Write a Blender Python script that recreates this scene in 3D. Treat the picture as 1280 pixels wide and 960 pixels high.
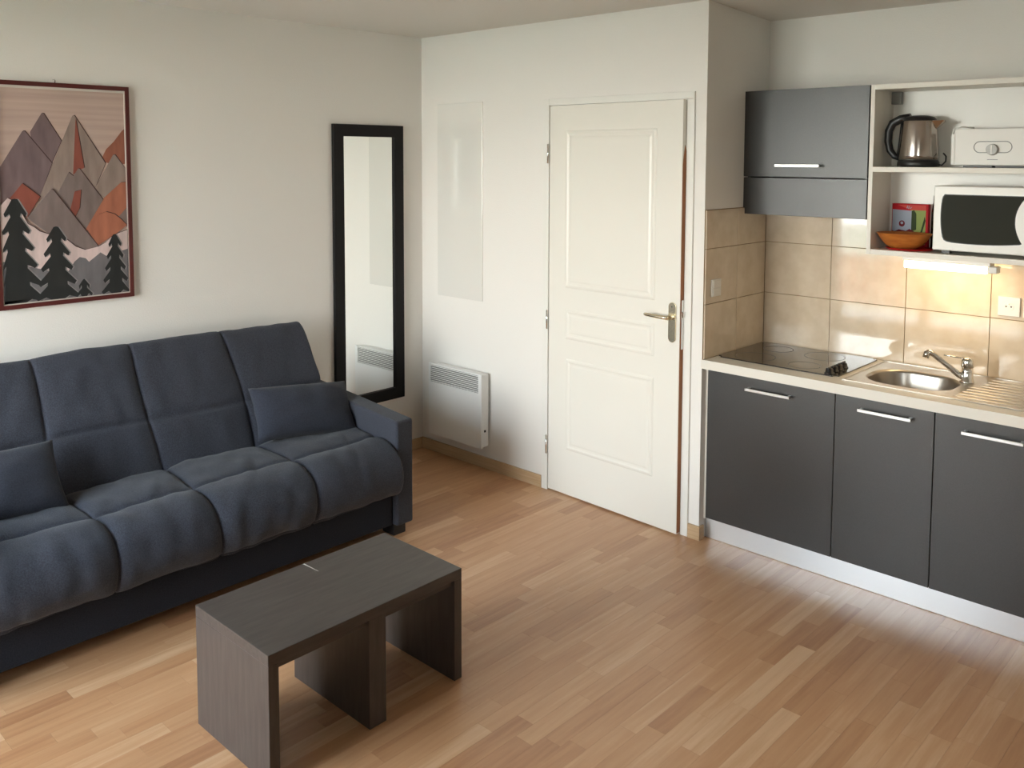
import bpy, bmesh, math, random
from mathutils import Vector, Matrix, noise
random.seed(7)
for o in list(bpy.data.objects): bpy.data.objects.remove(o)
sc = bpy.context.scene
COL = sc.collection

# ------------------------------------------------------------------ camera
CAM = dict(loc=(4.07915, -3.54505, 1.7716), yaw=0.7550, pitch=-0.0745, roll=0.0033, f=1120.52, sy=-200.0)
cam = bpy.data.cameras.new('camera'); camo = bpy.data.objects.new('camera', cam); COL.objects.link(camo)
cam.sensor_width = 36; cam.sensor_fit = 'HORIZONTAL'; cam.lens = CAM['f']/1280*36; cam.shift_y = CAM['sy']/1280
cam.clip_start = .02
def cam_basis():
    y, p, r = CAM['yaw'], CAM['pitch'], CAM['roll']
    fw = Vector((-math.sin(y)*math.cos(p), math.cos(y)*math.cos(p), math.sin(p)))
    rt = Vector((math.cos(y), math.sin(y), 0)); up = rt.cross(fw)
    return math.cos(r)*rt+math.sin(r)*up, -math.sin(r)*rt+math.cos(r)*up, fw
R_, U_, F_ = cam_basis()
M = Matrix((R_, U_, -F_)).transposed().to_4x4(); M.translation = Vector(CAM['loc']); camo.matrix_world = M
sc.camera = camo
# ------------------------------------------------------------------ world, light, exposure
sc.view_settings.view_transform = 'Standard'; sc.view_settings.look = 'None'
sc.view_settings.gamma = 1; sc.view_settings.use_curve_mapping = False
sc.view_settings.exposure = 1.02
W = bpy.data.worlds.new('world'); sc.world = W; W.use_nodes = True
nt = W.node_tree; bg = nt.nodes['Background']
tc = nt.nodes.new('ShaderNodeTexCoord'); sep = nt.nodes.new('ShaderNodeSeparateXYZ'); rmp = nt.nodes.new('ShaderNodeValToRGB')
nt.links.new(tc.outputs['Generated'], sep.inputs[0]); nt.links.new(sep.outputs[2], rmp.inputs[0]); nt.links.new(rmp.outputs[0], bg.inputs[0])
rmp.color_ramp.elements[0].position = 0.0; rmp.color_ramp.elements[0].color = (1, .975, .92, 1)
rmp.color_ramp.elements[1].position = .6; rmp.color_ramp.elements[1].color = (.62, .80, 1, 1)
bg.inputs[1].default_value = 13.0
RY = -4.35                       # rear wall with the french window
WIN = (.14, 1.98, .04, 2.26)
WIN2 = (3.95, 4.50, 1.10, 2.15)
pl = bpy.data.lights.new('window_portal', 'AREA'); pl.shape = 'RECTANGLE'; pl.size = WIN[1]-WIN[0]; pl.size_y = WIN[3]-WIN[2]
pl.cycles.is_portal = True
plo = bpy.data.objects.new('window_portal', pl); COL.objects.link(plo)
pl2 = pl.copy(); pl2.size = WIN2[1]-WIN2[0]; pl2.size_y = WIN2[3]-WIN2[2]
plo2 = bpy.data.objects.new('window_portal', pl2); COL.objects.link(plo2)
plo2.location = ((WIN2[0]+WIN2[1])/2, RY-.12, (WIN2[2]+WIN2[3])/2); plo2.rotation_euler = (math.pi/2, 0, 0)
plo.location = ((WIN[0]+WIN[1])/2, RY-.12, (WIN[2]+WIN[3])/2); plo.rotation_euler = (math.pi/2, 0, 0)   # faces +y

H = 2.4721; WX = 1.9407; RD = .5678; HC = 2.4407; KX = 3.50; RX = 5.3

# ------------------------------------------------------------------ materials
def srgb(r, g, b):
    f = lambda c: (c/255/12.92 if c/255 <= .04045 else ((c/255+.055)/1.055)**2.4)
    return (f(r), f(g), f(b), 1)
def mat(name, col, rough=.5, metal=0, bump=None, var=None, coat=0, coat_rough=.05, spec=.5, emit=None, estr=0, aniso=0, sheen=0, stretch=(1, 1, 1), transmission=0):
    m = bpy.data.materials.new(name); m.use_nodes = True; n = m.node_tree; b = n.nodes['Principled BSDF']
    b.inputs['Base Color'].default_value = col; b.inputs['Roughness'].default_value = rough; b.inputs['Metallic'].default_value = metal
    b.inputs['Coat Weight'].default_value = coat; b.inputs['Coat Roughness'].default_value = coat_rough
    b.inputs['Specular IOR Level'].default_value = spec; b.inputs['Sheen Weight'].default_value = sheen
    b.inputs['Anisotropic'].default_value = aniso; b.inputs['Transmission Weight'].default_value = transmission
    if emit: b.inputs['Emission Color'].default_value = emit; b.inputs['Emission Strength'].default_value = estr
    if bump or var:
        t = n.nodes.new('ShaderNodeTexCoord'); mp = n.nodes.new('ShaderNodeMapping'); mp.inputs['Scale'].default_value = stretch
        n.links.new(t.outputs['Object'], mp.inputs[0])
    if bump:
        sc_, st, di = bump
        nz = n.nodes.new('ShaderNodeTexNoise'); nz.inputs['Scale'].default_value = sc_; nz.inputs['Detail'].default_value = 3
        bp = n.nodes.new('ShaderNodeBump'); bp.inputs['Strength'].default_value = st; bp.inputs['Distance'].default_value = di
        n.links.new(mp.outputs[0], nz.inputs['Vector']); n.links.new(nz.outputs[0], bp.inputs['Height']); n.links.new(bp.outputs[0], b.inputs['Normal'])
    if var:
        sc_, c2, lo, hi = var
        nz = n.nodes.new('ShaderNodeTexNoise'); nz.inputs['Scale'].default_value = sc_; nz.inputs['Detail'].default_value = 5
        rp = n.nodes.new('ShaderNodeValToRGB'); rp.color_ramp.elements[0].position = lo; rp.color_ramp.elements[1].position = hi
        rp.color_ramp.elements[0].color = col; rp.color_ramp.elements[1].color = c2
        n.links.new(mp.outputs[0], nz.inputs['Vector']); n.links.new(nz.outputs[0], rp.inputs[0]); n.links.new(rp.outputs[0], b.inputs['Base Color'])
    return m
M_wall = mat('wall_paint', (.83, .80, .755, 1), .75, bump=(170, .22, .004))
M_ceil = mat('ceiling_paint', (.75, .71, .655, 1), .9, bump=(120, .2, .004))
M_white = mat('white_lacquer', (.83, .80, .73, 1), .32)
M_casing = mat('casing_paint', (.82, .80, .75, 1), .4)
M_heater = mat('white_enamel', (.84, .84, .82, 1), .35)
M_dark = mat('grille_shadow_metal', (.05, .055, .055, 1), .6)
M_board = mat('gloss_white_board', (.84, .82, .77, 1), .05, spec=1, coat=1, coat_rough=.02)
M_tile = mat('beige_glazed_tile', srgb(216, 200, 178), .06, bump=(5, .03, .004), var=(14, srgb(204, 186, 161), .35, .7), spec=.75)
M_grout = mat('grout', srgb(150, 125, 92), .8)
M_carc = mat('cream_melamine', (.78, .74, .66, 1), .4)
M_front = mat('anthracite_laminate', srgb(30, 29, 28), .33, bump=(420, .2, .002), var=(300, srgb(40, 39, 37), .35, .7), spec=.8)
M_black = mat('black_plastic', (.012, .012, .013, 1), .35)
M_blackwood = mat('black_frame', (.010, .009, .009, 1), .6, spec=.2, bump=(60, .12, .002), stretch=(1, 1, .1))
M_glassblack = mat('ceramic_glass', (.018, .014, .012, 1), .04, spec=.8, coat=.4, coat_rough=.02)
M_steel = mat('brushed_steel', (.52, .48, .42, 1), .32, 1)
M_bowlsteel = mat('sink_steel', (.42, .39, .35, 1), .30, 1)
M_chrome = mat('chrome', (.75, .74, .72, 1), .08, 1)
M_handle = mat('satin_nickel', (.80, .79, .77, 1), .28, 1)
M_alu = mat('aluminium_plinth', (.80, .83, .86, 1), .30, .9, bump=(20, .15, .001), stretch=(1, 40, 80))
M_brass = mat('champagne_metal', (.80, .72, .54, 1), .25, 1)
M_mirror = mat('mirror_glass', (.93, .95, .93, 1), .006, 1)
M_wenge = mat('wenge_laminate', srgb(63, 55, 52), .40, bump=(70, .12, .002), var=(60, srgb(79, 71, 66), .3, .75), stretch=(1, .12, 1))
M_wengev = mat('wenge_laminate_upright', srgb(63, 55, 52), .40, bump=(70, .12, .002), var=(60, srgb(79, 71, 66), .3, .75), stretch=(1, 1, .12))
M_scratch = mat('scratched_wood', srgb(190, 185, 178), .7)
M_fabric = mat('blue_grey_fabric', srgb(45, 47, 56), .92, bump=(420, .6, .002), var=(230, srgb(68, 71, 81), .3, .75), sheen=.12, spec=.2)
M_fabric2 = mat('dark_base_fabric', srgb(30, 33, 41), .92, bump=(420, .6, .002), var=(230, srgb(42, 45, 54), .3, .75), sheen=.05, spec=.2)
M_cush = mat('cushion_fabric', srgb(39, 42, 52), .92, bump=(420, .6, .002), var=(230, srgb(56, 59, 70), .3, .75), sheen=.12, spec=.2)
M_frame = mat('red_brown_frame', srgb(84, 32, 30), .35, bump=(50, .1, .001))
M_skirt = mat('beech_skirting', srgb(200, 172, 138), .4, var=(30, srgb(184, 154, 118), .3, .7), stretch=(.2, 1, 6))
M_edge = mat('raw_door_edge', srgb(170, 112, 66), .6, var=(40, srgb(146, 88, 48), .3, .7), stretch=(1, 1, .1))
M_grey = mat('grey_plastic', (.22, .22, .21, 1), .5)
M_wplast = mat('white_plastic', (.80, .78, .73, 1), .3)
M_wplast2 = mat('toaster_plastic', (.74, .72, .67, 1), .35)
M_lamp = mat('lit_diffuser', (1, .9, .7, 1), .5, emit=(1, .74, .38, 1), estr=5)
M_wood_bowl = mat('orange_brown_bowl', srgb(196, 122, 52), .35, var=(18, srgb(160, 84, 32), .3, .75), stretch=(1, 1, 3))
M_red = mat('red_plate', srgb(190, 22, 22), .3)
M_dirtysub = mat('subfloor', (.22, .13, .08, 1), .9)
M_wframe = mat('window_frame_paint', (.8, .8, .78, 1), .4)
M_rail = mat('balcony_board', srgb(196, 110, 66), .6, var=(12, srgb(160, 84, 48), .3, .7), stretch=(3, 1, .3))
M_grass = mat('grass', (.17, .20, .10, 1), .9, var=(.5, (.28, .27, .20, 1), .3, .7))
M_slab = mat('balcony_concrete', (.45, .43, .40, 1), .85)
# thin clear glass (same for every ray)
def thin_glass(name, tint, k=.08):
    m = bpy.data.materials.new(name); m.use_nodes = True; n = m.node_tree
    for x in list(n.nodes):
        if x.type != 'OUTPUT_MATERIAL': n.nodes.remove(x)
    out = [x for x in n.nodes][0]
    tr = n.nodes.new('ShaderNodeBsdfTransparent'); tr.inputs[0].default_value = tint
    gl = n.nodes.new('ShaderNodeBsdfGlossy'); gl.inputs['Roughness'].default_value = .02
    fr = n.nodes.new('ShaderNodeFresnel'); fr.inputs[0].default_value = 1.45
    mx = n.nodes.new('ShaderNodeMixShader')
    n.links.new(fr.outputs[0], mx.inputs[0]); n.links.new(tr.outputs[0], mx.inputs[1]); n.links.new(gl.outputs[0], mx.inputs[2]); n.links.new(mx.outputs[0], out.inputs[0])
    return m
M_pane = thin_glass('window_glass', (.97, .98, .97, 1))
M_clear = thin_glass('clear_glass', (.82, .85, .83, 1))
# laminate: tone attribute + streaky grain
def floor_mat():
    m = bpy.data.materials.new('laminate_strip'); m.use_nodes = True; n = m.node_tree; b = n.nodes['Principled BSDF']
    at = n.nodes.new('ShaderNodeAttribute'); at.attribute_name = 'tone'
    geo = n.nodes.new('ShaderNodeNewGeometry'); mp = n.nodes.new('ShaderNodeMapping'); mp.inputs['Scale'].default_value = (1, .06, 1)
    addv = n.nodes.new('ShaderNodeVectorMath'); addv.operation = 'ADD'
    sc2 = n.nodes.new('ShaderNodeVectorMath'); sc2.operation = 'SCALE'; sc2.inputs[3].default_value = 7
    n.links.new(at.outputs['Color'], sc2.inputs[0]); n.links.new(geo.outputs['Position'], addv.inputs[0]); n.links.new(sc2.outputs[0], addv.inputs[1])
    n.links.new(addv.outputs[0], mp.inputs[0])
    nz = n.nodes.new('ShaderNodeTexNoise'); nz.inputs['Scale'].default_value = 42; nz.inputs['Detail'].default_value = 6; nz.inputs['Roughness'].default_value = .6
    n.links.new(mp.outputs[0], nz.inputs['Vector'])
    rp = n.nodes.new('ShaderNodeValToRGB')
    cols = [(0, srgb(170, 120, 84)), (.35, srgb(190, 142, 102)), (.65, srgb(199, 153, 113)), (1, srgb(215, 176, 138))]
    rp.color_ramp.elements[0].color = cols[0][1]; rp.color_ramp.elements[1].color = cols[-1][1]
    for p_, c_ in cols[1:-1]:
        e = rp.color_ramp.elements.new(p_); e.color = c_
    ma = n.nodes.new('ShaderNodeMath'); ma.operation = 'MULTIPLY_ADD'; ma.inputs[1].default_value = 1.1
    sb = n.nodes.new('ShaderNodeMath'); sb.operation = 'SUBTRACT'; sb.inputs[1].default_value = .55
    sepc = n.nodes.new('ShaderNodeSeparateColor'); n.links.new(at.outputs['Color'], sepc.inputs[0])
    n.links.new(nz.outputs[0], ma.inputs[0]); n.links.new(sepc.outputs[0], ma.inputs[2]); n.links.new(ma.outputs[0], sb.inputs[0])
    n.links.new(sb.outputs[0], rp.inputs[0]); n.links.new(rp.outputs[0], b.inputs['Base Color'])
    b.inputs['Roughness'].default_value = .34; b.inputs['Coat Weight'].default_value = .2; b.inputs['Coat Roughness'].default_value = .28; b.inputs['Specular IOR Level'].default_value = .5
    nz2 = n.nodes.new('ShaderNodeTexNoise'); nz2.inputs['Scale'].default_value = 60
    bp = n.nodes.new('ShaderNodeBump'); bp.inputs['Strength'].default_value = .08; bp.inputs['Distance'].default_value = .001
    n.links.new(mp.outputs[0], nz2.inputs['Vector']); n.links.new(nz2.outputs[0], bp.inputs['Height']); n.links.new(bp.outputs[0], b.inputs['Normal'])
    return m
M_floor = floor_mat()

# ------------------------------------------------------------------ helpers
def NB(): return bmesh.new()
def box(bm, x0, x1, y0, y1, z0, z1, mi=0):
    vs = [bm.verts.new((x, y, z)) for x in (x0, x1) for y in (y0, y1) for z in (z0, z1)]
    for f in ((0, 1, 3, 2), (4, 6, 7, 5), (0, 4, 5, 1), (2, 3, 7, 6), (0, 2, 6, 4), (1, 5, 7, 3)):
        fc = bm.faces.new([vs[i] for i in f]); fc.material_index = mi
    return vs
def tube(bm, pts, rad, seg=12, caps=True, flat=None, mi=0):
    pts = [Vector(p) for p in pts]; n = len(pts)
    if not hasattr(rad, '__len__'): rad = [rad]*n
    rings = []; up = None
    for i, p in enumerate(pts):
        t = (pts[min(i+1, n-1)]-pts[max(i-1, 0)]).normalized()
        if up is None:
            up = Vector((0, 0, 1)) if abs(t.z) < .9 else Vector((0, 1, 0))
        a = t.cross(up).normalized(); b = a.cross(t).normalized(); up = b
        ring = []
        for k in range(seg):
            th = 2*math.pi*k/seg
            ring.append(bm.verts.new(p+rad[i]*(math.cos(th)*a+math.sin(th)*b*(flat if flat else 1))))
        rings.append(ring)
    for i in range(n-1):
        for k in range(seg):
            f = bm.faces.new((rings[i][k], rings[i][(k+1) % seg], rings[i+1][(k+1) % seg], rings[i+1][k])); f.smooth = True; f.material_index = mi
    if caps:
        bm.faces.new(rings[0][::-1]).material_index = mi; bm.faces.new(rings[-1]).material_index = mi
def lathe(bm, prof, c=(0, 0, 0), seg=40, sx=1, sy=1, mi=0):
    c = Vector(c); rings = []
    for r, z in prof:
        if r < 1e-6: rings.append([bm.verts.new(c+Vector((0, 0, z)))])
        else: rings.append([bm.verts.new(c+Vector((r*sx*math.cos(2*math.pi*k/seg), r*sy*math.sin(2*math.pi*k/seg), z))) for k in range(seg)])
    for a, b in zip(rings, rings[1:]):
        for k in range(seg):
            k2 = (k+1) % seg
            if len(a) == 1 and len(b) == 1: continue
            if len(a) == 1: f = bm.faces.new((a[0], b[k], b[k2]))
            elif len(b) == 1: f = bm.faces.new((a[k], a[k2], b[0]))
            else: f = bm.faces.new((a[k], a[k2], b[k2], b[k]))
            f.smooth = True; f.material_index = mi
def prism(bm, poly, axis, a, b, mi=0):
    """extrude a 2D polygon along axis ('x': poly is (y,z); 'y': (x,z); 'z': (x,y)) from a to b"""
    def P(q, t):
        return {'x': (t, q[0], q[1]), 'y': (q[0], t, q[1]), 'z': (q[0], q[1], t)}[axis]
    A = [bm.verts.new(P(q, a)) for q in poly]; B = [bm.verts.new(P(q, b)) for q in poly]
    fs = [bm.faces.new(A), bm.faces.new(B[::-1])]
    for i in range(len(poly)):
        j = (i+1) % len(poly); fs.append(bm.faces.new((A[i], B[i], B[j], A[j])))
    for f in fs: f.material_index = mi
    return fs
def root_off(parent):
    o = Vector((0, 0, 0))
    while parent is not None:
        o += parent.location; parent = parent.parent
    return o
def obj(name, bm, mats, parent=None, bevel=0, label=None, smooth=False, origin=None, seg=2):
    bmesh.ops.recalc_face_normals(bm, faces=bm.faces[:])
    off = root_off(parent)
    org = Vector(origin) if origin is not None else off
    bmesh.ops.translate(bm, verts=bm.verts[:], vec=-org)
    me = bpy.data.meshes.new(name); bm.to_mesh(me); bm.free()
    for m in (mats if isinstance(mats, (list, tuple)) else [mats]): me.materials.append(m)
    if smooth:
        for p in me.polygons: p.use_smooth = True
    o = bpy.data.objects.new(name, me); COL.objects.link(o)
    if parent is not None: o.parent = parent
    o.location = org-off
    if bevel:
        md = o.modifiers.new('bevel', 'BEVEL'); md.width = bevel; md.segments = seg; md.limit_method = 'ANGLE'; md.angle_limit = math.radians(40)
    if label: o['label'] = label
    return o
def bx(name, dims, m, parent=None, bevel=.0015, label=None, origin=None, seg=2):
    bm = NB(); box(bm, *dims); return obj(name, bm, m, parent, bevel, label, origin=origin, seg=seg)
def thing(name, label, cat, loc, group=None):
    o = bpy.data.objects.new(name, None); COL.objects.link(o); o.location = loc; o.empty_display_size = .1
    o['label'] = label; o['category'] = cat
    if group: o['group'] = group
    return o
def tag(o, label, cat, group=None):
    o['label'] = label; o['category'] = cat
    if group: o['group'] = group
    return o
def struct(o): o['kind'] = 'structure'; return o
def sempty(name, loc):
    o = bpy.data.objects.new(name, None); COL.objects.link(o); o.location = loc; return struct(o)

# ------------------------------------------------------------------ the room
T = .12
struct(bx('wall_left', (-T, 0, RY-.2, T, -.0, H+.0), M_wall, bevel=0))
struct(bx('wall_right', (RX, RX+T, RY-.2, T, 0, H), M_wall, bevel=0))
# door wall: left part, over the door, right part
bm = NB(); DX0, DX1, DZ = 1.006, 1.850, 2.044
prism(bm, [(0, 0), (DX0, 0), (DX0, DZ), (DX1, DZ), (DX1, 0), (WX, 0), (WX, H), (0, H)], 'y', 0, T)
struct(obj('wall_back', bm, M_wall))
struct(bx('wall_return', (WX-T, WX, T, RD+.008+T, 0, H), M_wall, bevel=0))
struct(bx('wall_kitchen', (WX, KX, RD+.008, RD+.008+T, 0, H), M_wall, bevel=0))
struct(bx('wall_kitchen_end', (KX, KX+T, 0, RD+.128, 0, H), M_wall, bevel=0))
struct(bx('wall_back_right', (KX+T, RX, 0, T, 0, H), M_wall, bevel=0))
bm = NB()
prism(bm, [(WIN2[0], 0), (WIN2[0], H), (-T, H), (-T, 0), (WIN[0], 0), (WIN[0], WIN[3]), (WIN[1], WIN[3]), (WIN[1], 0)], 'y', RY-.2, RY)
box(bm, WIN2[1], RX+T, RY-.2, RY, 0, H); box(bm, WIN2[0], WIN2[1], RY-.2, RY, 0, WIN2[2]); box(bm, WIN2[0], WIN2[1], RY-.2, RY, WIN2[3], H)
struct(obj('wall_rear', bm, M_wall))
bm = NB()
box(bm, -T, RX+T, RY-.2, 0, H, H+.1)
prism(bm, [(0, H), (0, H+.1), (RD+.13, H+.1), (RD+.13, HC-.007), (RD+.008, HC)], 'x', -T, RX+T)
struct(obj('ceiling', bm, M_ceil))
# dark corridor behind the ajar door
bm = NB(); box(bm, DX0-.4, WX-T, .9, .95, 0, 2.3); box(bm, DX0-.45, DX0-.4, T, .95, 0, 2.3); box(bm, DX0-.45, WX-T, T, .95, 2.3, 2.35)
struct(obj('wall_corridor', bm, M_wall))

# floor: subfloor + strips of laminate
floor = struct(bx('floor', (-T, RX+T, RY-.2, 1.0, -.06, -.010), M_dirtysub, bevel=0))
SW = .0655; rows = int((RX+.02)/SW)+1
def inview(x, y):
    d = Vector((x, y, 0))-Vector(CAM['loc']); z = d.dot(F_)
    if z < .2: return 0
    u = 640+CAM['f']*d.dot(R_)/z; v = 280-CAM['f']*d.dot(U_)/z
    if -15 < u < 1295 and 540 < v < 985:
        if x < .90 and y < -.86: return 0         # under the sofa
        return 1/z
    return 0
strips = []
for i in range(rows):
    x0 = i*SW; y = RY-.2-random.random()*.4
    while y < .12:
        L = random.choice((.30, .36, .42, .48, .54)); y1 = y+L
        a, b = max(y, RY-.05), min(y1, .10 if x0 < WX else RD)
        if b-a > .02:
            s = max(inview(x0+SW/2, a+(b-a)*t) for t in (.1, .5, .9))
            strips.append((s, x0, a, b, random.betavariate(3.4, 3.6)))
        y = y1
strips.sort(key=lambda s: -s[0])
def strip_box(bm, x0, a, b, tone, lay):
    g = .0002
    n0 = len(bm.faces)
    vs = box(bm, x0+g, x0+SW-g, a+g, b-g, -.010, 0)
    bm.faces.ensure_lookup_table()
    for f in bm.faces[n0:]:
        for l in f.loops: l[lay] = (tone, tone*.37 % 1, (tone*7.1) % 1, 1)
for k, (s, x0, a, b, tone) in enumerate(strips[:300]):
    bm = NB(); lay = bm.loops.layers.float_color.new('tone'); strip_box(bm, x0, a, b, tone, lay)
    obj('plank', bm, M_floor, floor)
bm = NB(); lay = bm.loops.layers.float_color.new('tone')
for (s, x0, a, b, tone) in strips[300:]: strip_box(bm, x0, a, b, tone, lay)
o = obj('plank_field', bm, M_floor, floor); o['kind'] = 'stuff'

# skirting boards
SH = .066
struct(bx('baseboard_back', (.0, .972, -.012, 0, 0, SH), M_skirt, bevel=.002))
struct(bx('baseboard_left', (0, .012, RY, -.012, 0, SH), M_skirt, bevel=.002))
bm = NB(); box(bm, 1.886, WX+.010, -.012, 0, 0, SH); box(bm, WX, WX+.010, 0, .030, 0, SH)
struct(obj('baseboard_return', bm, M_skirt, bevel=.001))
struct(bx('baseboard_right', (RX-.012, RX, RY, 0, 0, SH), M_skirt, bevel=.002))
struct(bx('baseboard_far_right', (KX+.0, RX-.012, -.012, 0, 0, SH), M_skirt, bevel=.002))

# door casing
cas = struct(bx('trim_1', (.974, DX0+.008, -.010, T, 0, DZ+.028), M_casing, bevel=.002))
bx('casing_head', (DX0+.008, 1.884, -.010, T, DZ-.006, DZ+.028), M_casing, cas, .002)
bx('casing_side', (DX1-.006, 1.884, -.0098, T, 0, DZ-.006), M_casing, cas, .002)
bx('door_stop', (DX1-.018, DX1-.006, .04, T, 0, DZ-.006), M_casing, cas, .001)
bx('strike_plate', (DX1-.0075, DX1-.006, .008, .030, .93, 1.12), M_chrome, cas, 0)
# door leaf, ajar: built closed, turned about its hinge
HX, HY = DX0+.010, -.004
door = sempty('door_1', (HX, HY, 0))
LX1 = 1.842
bx('door_leaf', (HX, LX1, HY, HY+.040, .008, DZ-.009), M_white, door, .0015)
def panel(x0, x1, z0, z1, nm='door_panel'):
    bm = NB(); y = HY
    rings = [(0, 0), (.006, .0035), (.014, .0045), (.022, .0012), (.030, .0006), (.040, .0030), (.050, .0036)]
    vr = []
    for ins, h in rings:
        vr.append([bm.verts.new((x, y-h-.0002, z)) for x, z in ((x0+ins, z0+ins), (x1-ins, z0+ins), (x1-ins, z1-ins), (x0+ins, z1-ins))])
    for a, b in zip(vr, vr[1:]):
        for k in range(4): bm.faces.new((a[k], a[(k+1) % 4], b[(k+1) % 4], b[k]))
    bm.faces.new(vr[-1]); base = [bm.verts.new((v.co.x, y+.002, v.co.z)) for v in vr[0]]
    for k in range(4): bm.faces.new((base[k], base[(k+1) % 4], vr[0][(k+1) % 4], vr[0][k]))
    bm.faces.new(base)
    obj(nm, bm, M_white, door, .0008)
panel(1.128, 1.700, 1.10, 1.908); panel(1.134, 1.700, .832, .990); panel(1.142, 1.700, .248, .730)
bm = NB(); prism(bm, [(HY+.003, .012), (HY+.037, .012), (HY+.037, 1.78), (HY+.018, 1.83), (HY+.003, 1.74)], 'x', LX1, LX1+.0012)
obj('door_edge', bm, M_edge, door, 0, 'bare brown edge of the white door')
lk = bx('lock_face', (LX1+.0012, LX1+.0026, HY+.010, HY+.030, .885, 1.115), M_chrome, door, 0)
bx('latch_bolt', (LX1+.002, LX1+.010, HY+.012, HY+.028, 1.035, 1.062), M_chrome, lk, .002)
bm = NB(); c = []
px_, pw = 1.803, .021
for k in range(13): a = math.pi*k/12; c.append((px_+pw*math.cos(a), 1.082+pw*math.sin(a)))
for k in range(13): a = math.pi+math.pi*k/12; c.append((px_+pw*math.cos(a), .936+pw*math.sin(a)))
prism(bm, c, 'y', HY-.007, HY)
hp = obj('handle_plate', bm, M_brass, door, .002)
bm = NB(); tube(bm, [(px_, HY-.007, 1.034), (px_, HY-.032, 1.034)], .0115, 16); obj('handle_neck', bm, M_brass, hp)
bm = NB(); tube(bm, [(px_+.004, HY-.040, 1.034), (px_-.02, HY-.045, 1.034), (px_-.07, HY-.046, 1.0345), (px_-.12, HY-.046, 1.037), (px_-.130, HY-.045, 1.038)], [.0105, .0095, .0085, .0085, .006], 16)
obj('handle_lever', bm, M_brass, hp)
bm = NB(); tube(bm, [(px_, HY-.0085, 1.082), (px_, HY-.007, 1.082)], .0035, 12); obj('screw', bm, M_dark, hp)
door.rotation_euler = (0, 0, -math.radians(2.25))
for hz in (1.79, .92, .25):
    bm = NB(); tube(bm, [(DX0+.006, -.014, hz-.05), (DX0+.006, -.014, hz+.05)], .006, 12); obj('hinge', bm, M_chrome, cas)

# french window in the rear wall
win = struct(bx('window_1', (WIN[0], WIN[0]+.06, RY-.14, RY-.08, WIN[2], WIN[3]), M_wframe, bevel=.003))
mid = (WIN[0]+WIN[1])/2
bx('window_frame', (WIN[1]-.06, WIN[1], RY-.14, RY-.08, WIN[2], WIN[3]), M_wframe, win, .003)
bx('window_frame', (WIN[0]+.06, WIN[1]-.06, RY-.14, RY-.08, WIN[3]-.07, WIN[3]), M_wframe, win, .003)
bx('window_frame', (WIN[0]+.06, WIN[1]-.06, RY-.14, RY-.08, WIN[2], WIN[2]+.10), M_wframe, win, .003)
bx('mullion', (mid-.055, mid+.055, RY-.14, RY-.07, WIN[2]+.10, WIN[3]-.07), M_wframe, win, .003)
bx('pane', (WIN[0]+.06, mid-.055, RY-.112, RY-.108, WIN[2]+.10, WIN[3]-.07), M_pane, win, 0)
bx('pane', (mid+.055, WIN[1]-.06, RY-.112, RY-.108, WIN[2]+.10, WIN[3]-.07), M_pane, win, 0)
win2 = struct(bx('window_2', (WIN2[0], WIN2[0]+.05, RY-.14, RY-.08, WIN2[2], WIN2[3]), M_wframe, bevel=.003))
bx('window_frame', (WIN2[1]-.05, WIN2[1], RY-.14, RY-.08, WIN2[2], WIN2[3]), M_wframe, win2, .003)
bx('window_frame', (WIN2[0]+.05, WIN2[1]-.05, RY-.14, RY-.08, WIN2[3]-.05, WIN2[3]), M_wframe, win2, .003)
bx('window_frame', (WIN2[0]+.05, WIN2[1]-.05, RY-.14, RY-.08, WIN2[2], WIN2[2]+.05), M_wframe, win2, .003)
bx('pane', (WIN2[0]+.05, WIN2[1]-.05, RY-.112, RY-.108, WIN2[2]+.05, WIN2[3]-.05), M_pane, win2, 0)
struct(bx('trim_2', (WIN[0], WIN[1], RY-.2, RY, 0, WIN[2]), M_wframe, bevel=.002))
# outside: balcony slab, board railing, ground
bal = struct(bx('floor_balcony', (-1.2, 3.4, RY-1.5, RY-.2, -.14, -.02), M_slab, bevel=.004))
for k in range(30):
    x = -.9+k*.135
    bx('baluster', (x, x+.085, RY-1.40, RY-1.375, .05, .60), M_rail, bal, .003)
bx('rail', (-1.1, 3.3, RY-1.42, RY-1.37, .60, .63), M_rail, bal, .004)
bx('rail', (-1.1, 3.3, RY-1.43, RY-1.36, .98, 1.02), M_wframe, bal, .004)
for k in range(30): bx('rail_bar', (-.87+k*.135, -.845+k*.135, RY-1.40, RY-1.38, .63, .98), M_wframe, bal, .002)
struct(bx('ground', (-40, 40, -60, RY-.3, -3.1, -3.0), M_grass, bevel=0))

# ------------------------------------------------------------------ kitchen wall tiles
TX = [WX, 2.288, 2.636, 2.984, 3.332, KX]; TZ = [.850, 1.1027, 1.357, 1.534]; g = .0012
spl = struct(bx('trim_3', (WX+.001, KX, RD+.004, RD+.008, .808, 1.536), M_grout, bevel=0))
for i in range(5):
    for j in range(3):
        bx('tile', (TX[i]+g+(.008 if i == 0 else 0), TX[i+1]-g, RD-.003, RD+.005, TZ[j]+g, TZ[j+1]-g), M_tile, spl, .0012)
spr = struct(bx('trim_4', (WX, WX+.002, .0, RD, .808, 1.536), M_grout, bevel=0))
TY = [.004, .290, RD-.004]
for i in range(2):
    for j in range(3):
        bx('tile', (WX+.001, WX+.008, TY[i]+g, TY[i+1]-g, TZ[j]+g+(.0), TZ[j+1]-g), M_tile, spr, .0012)

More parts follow.
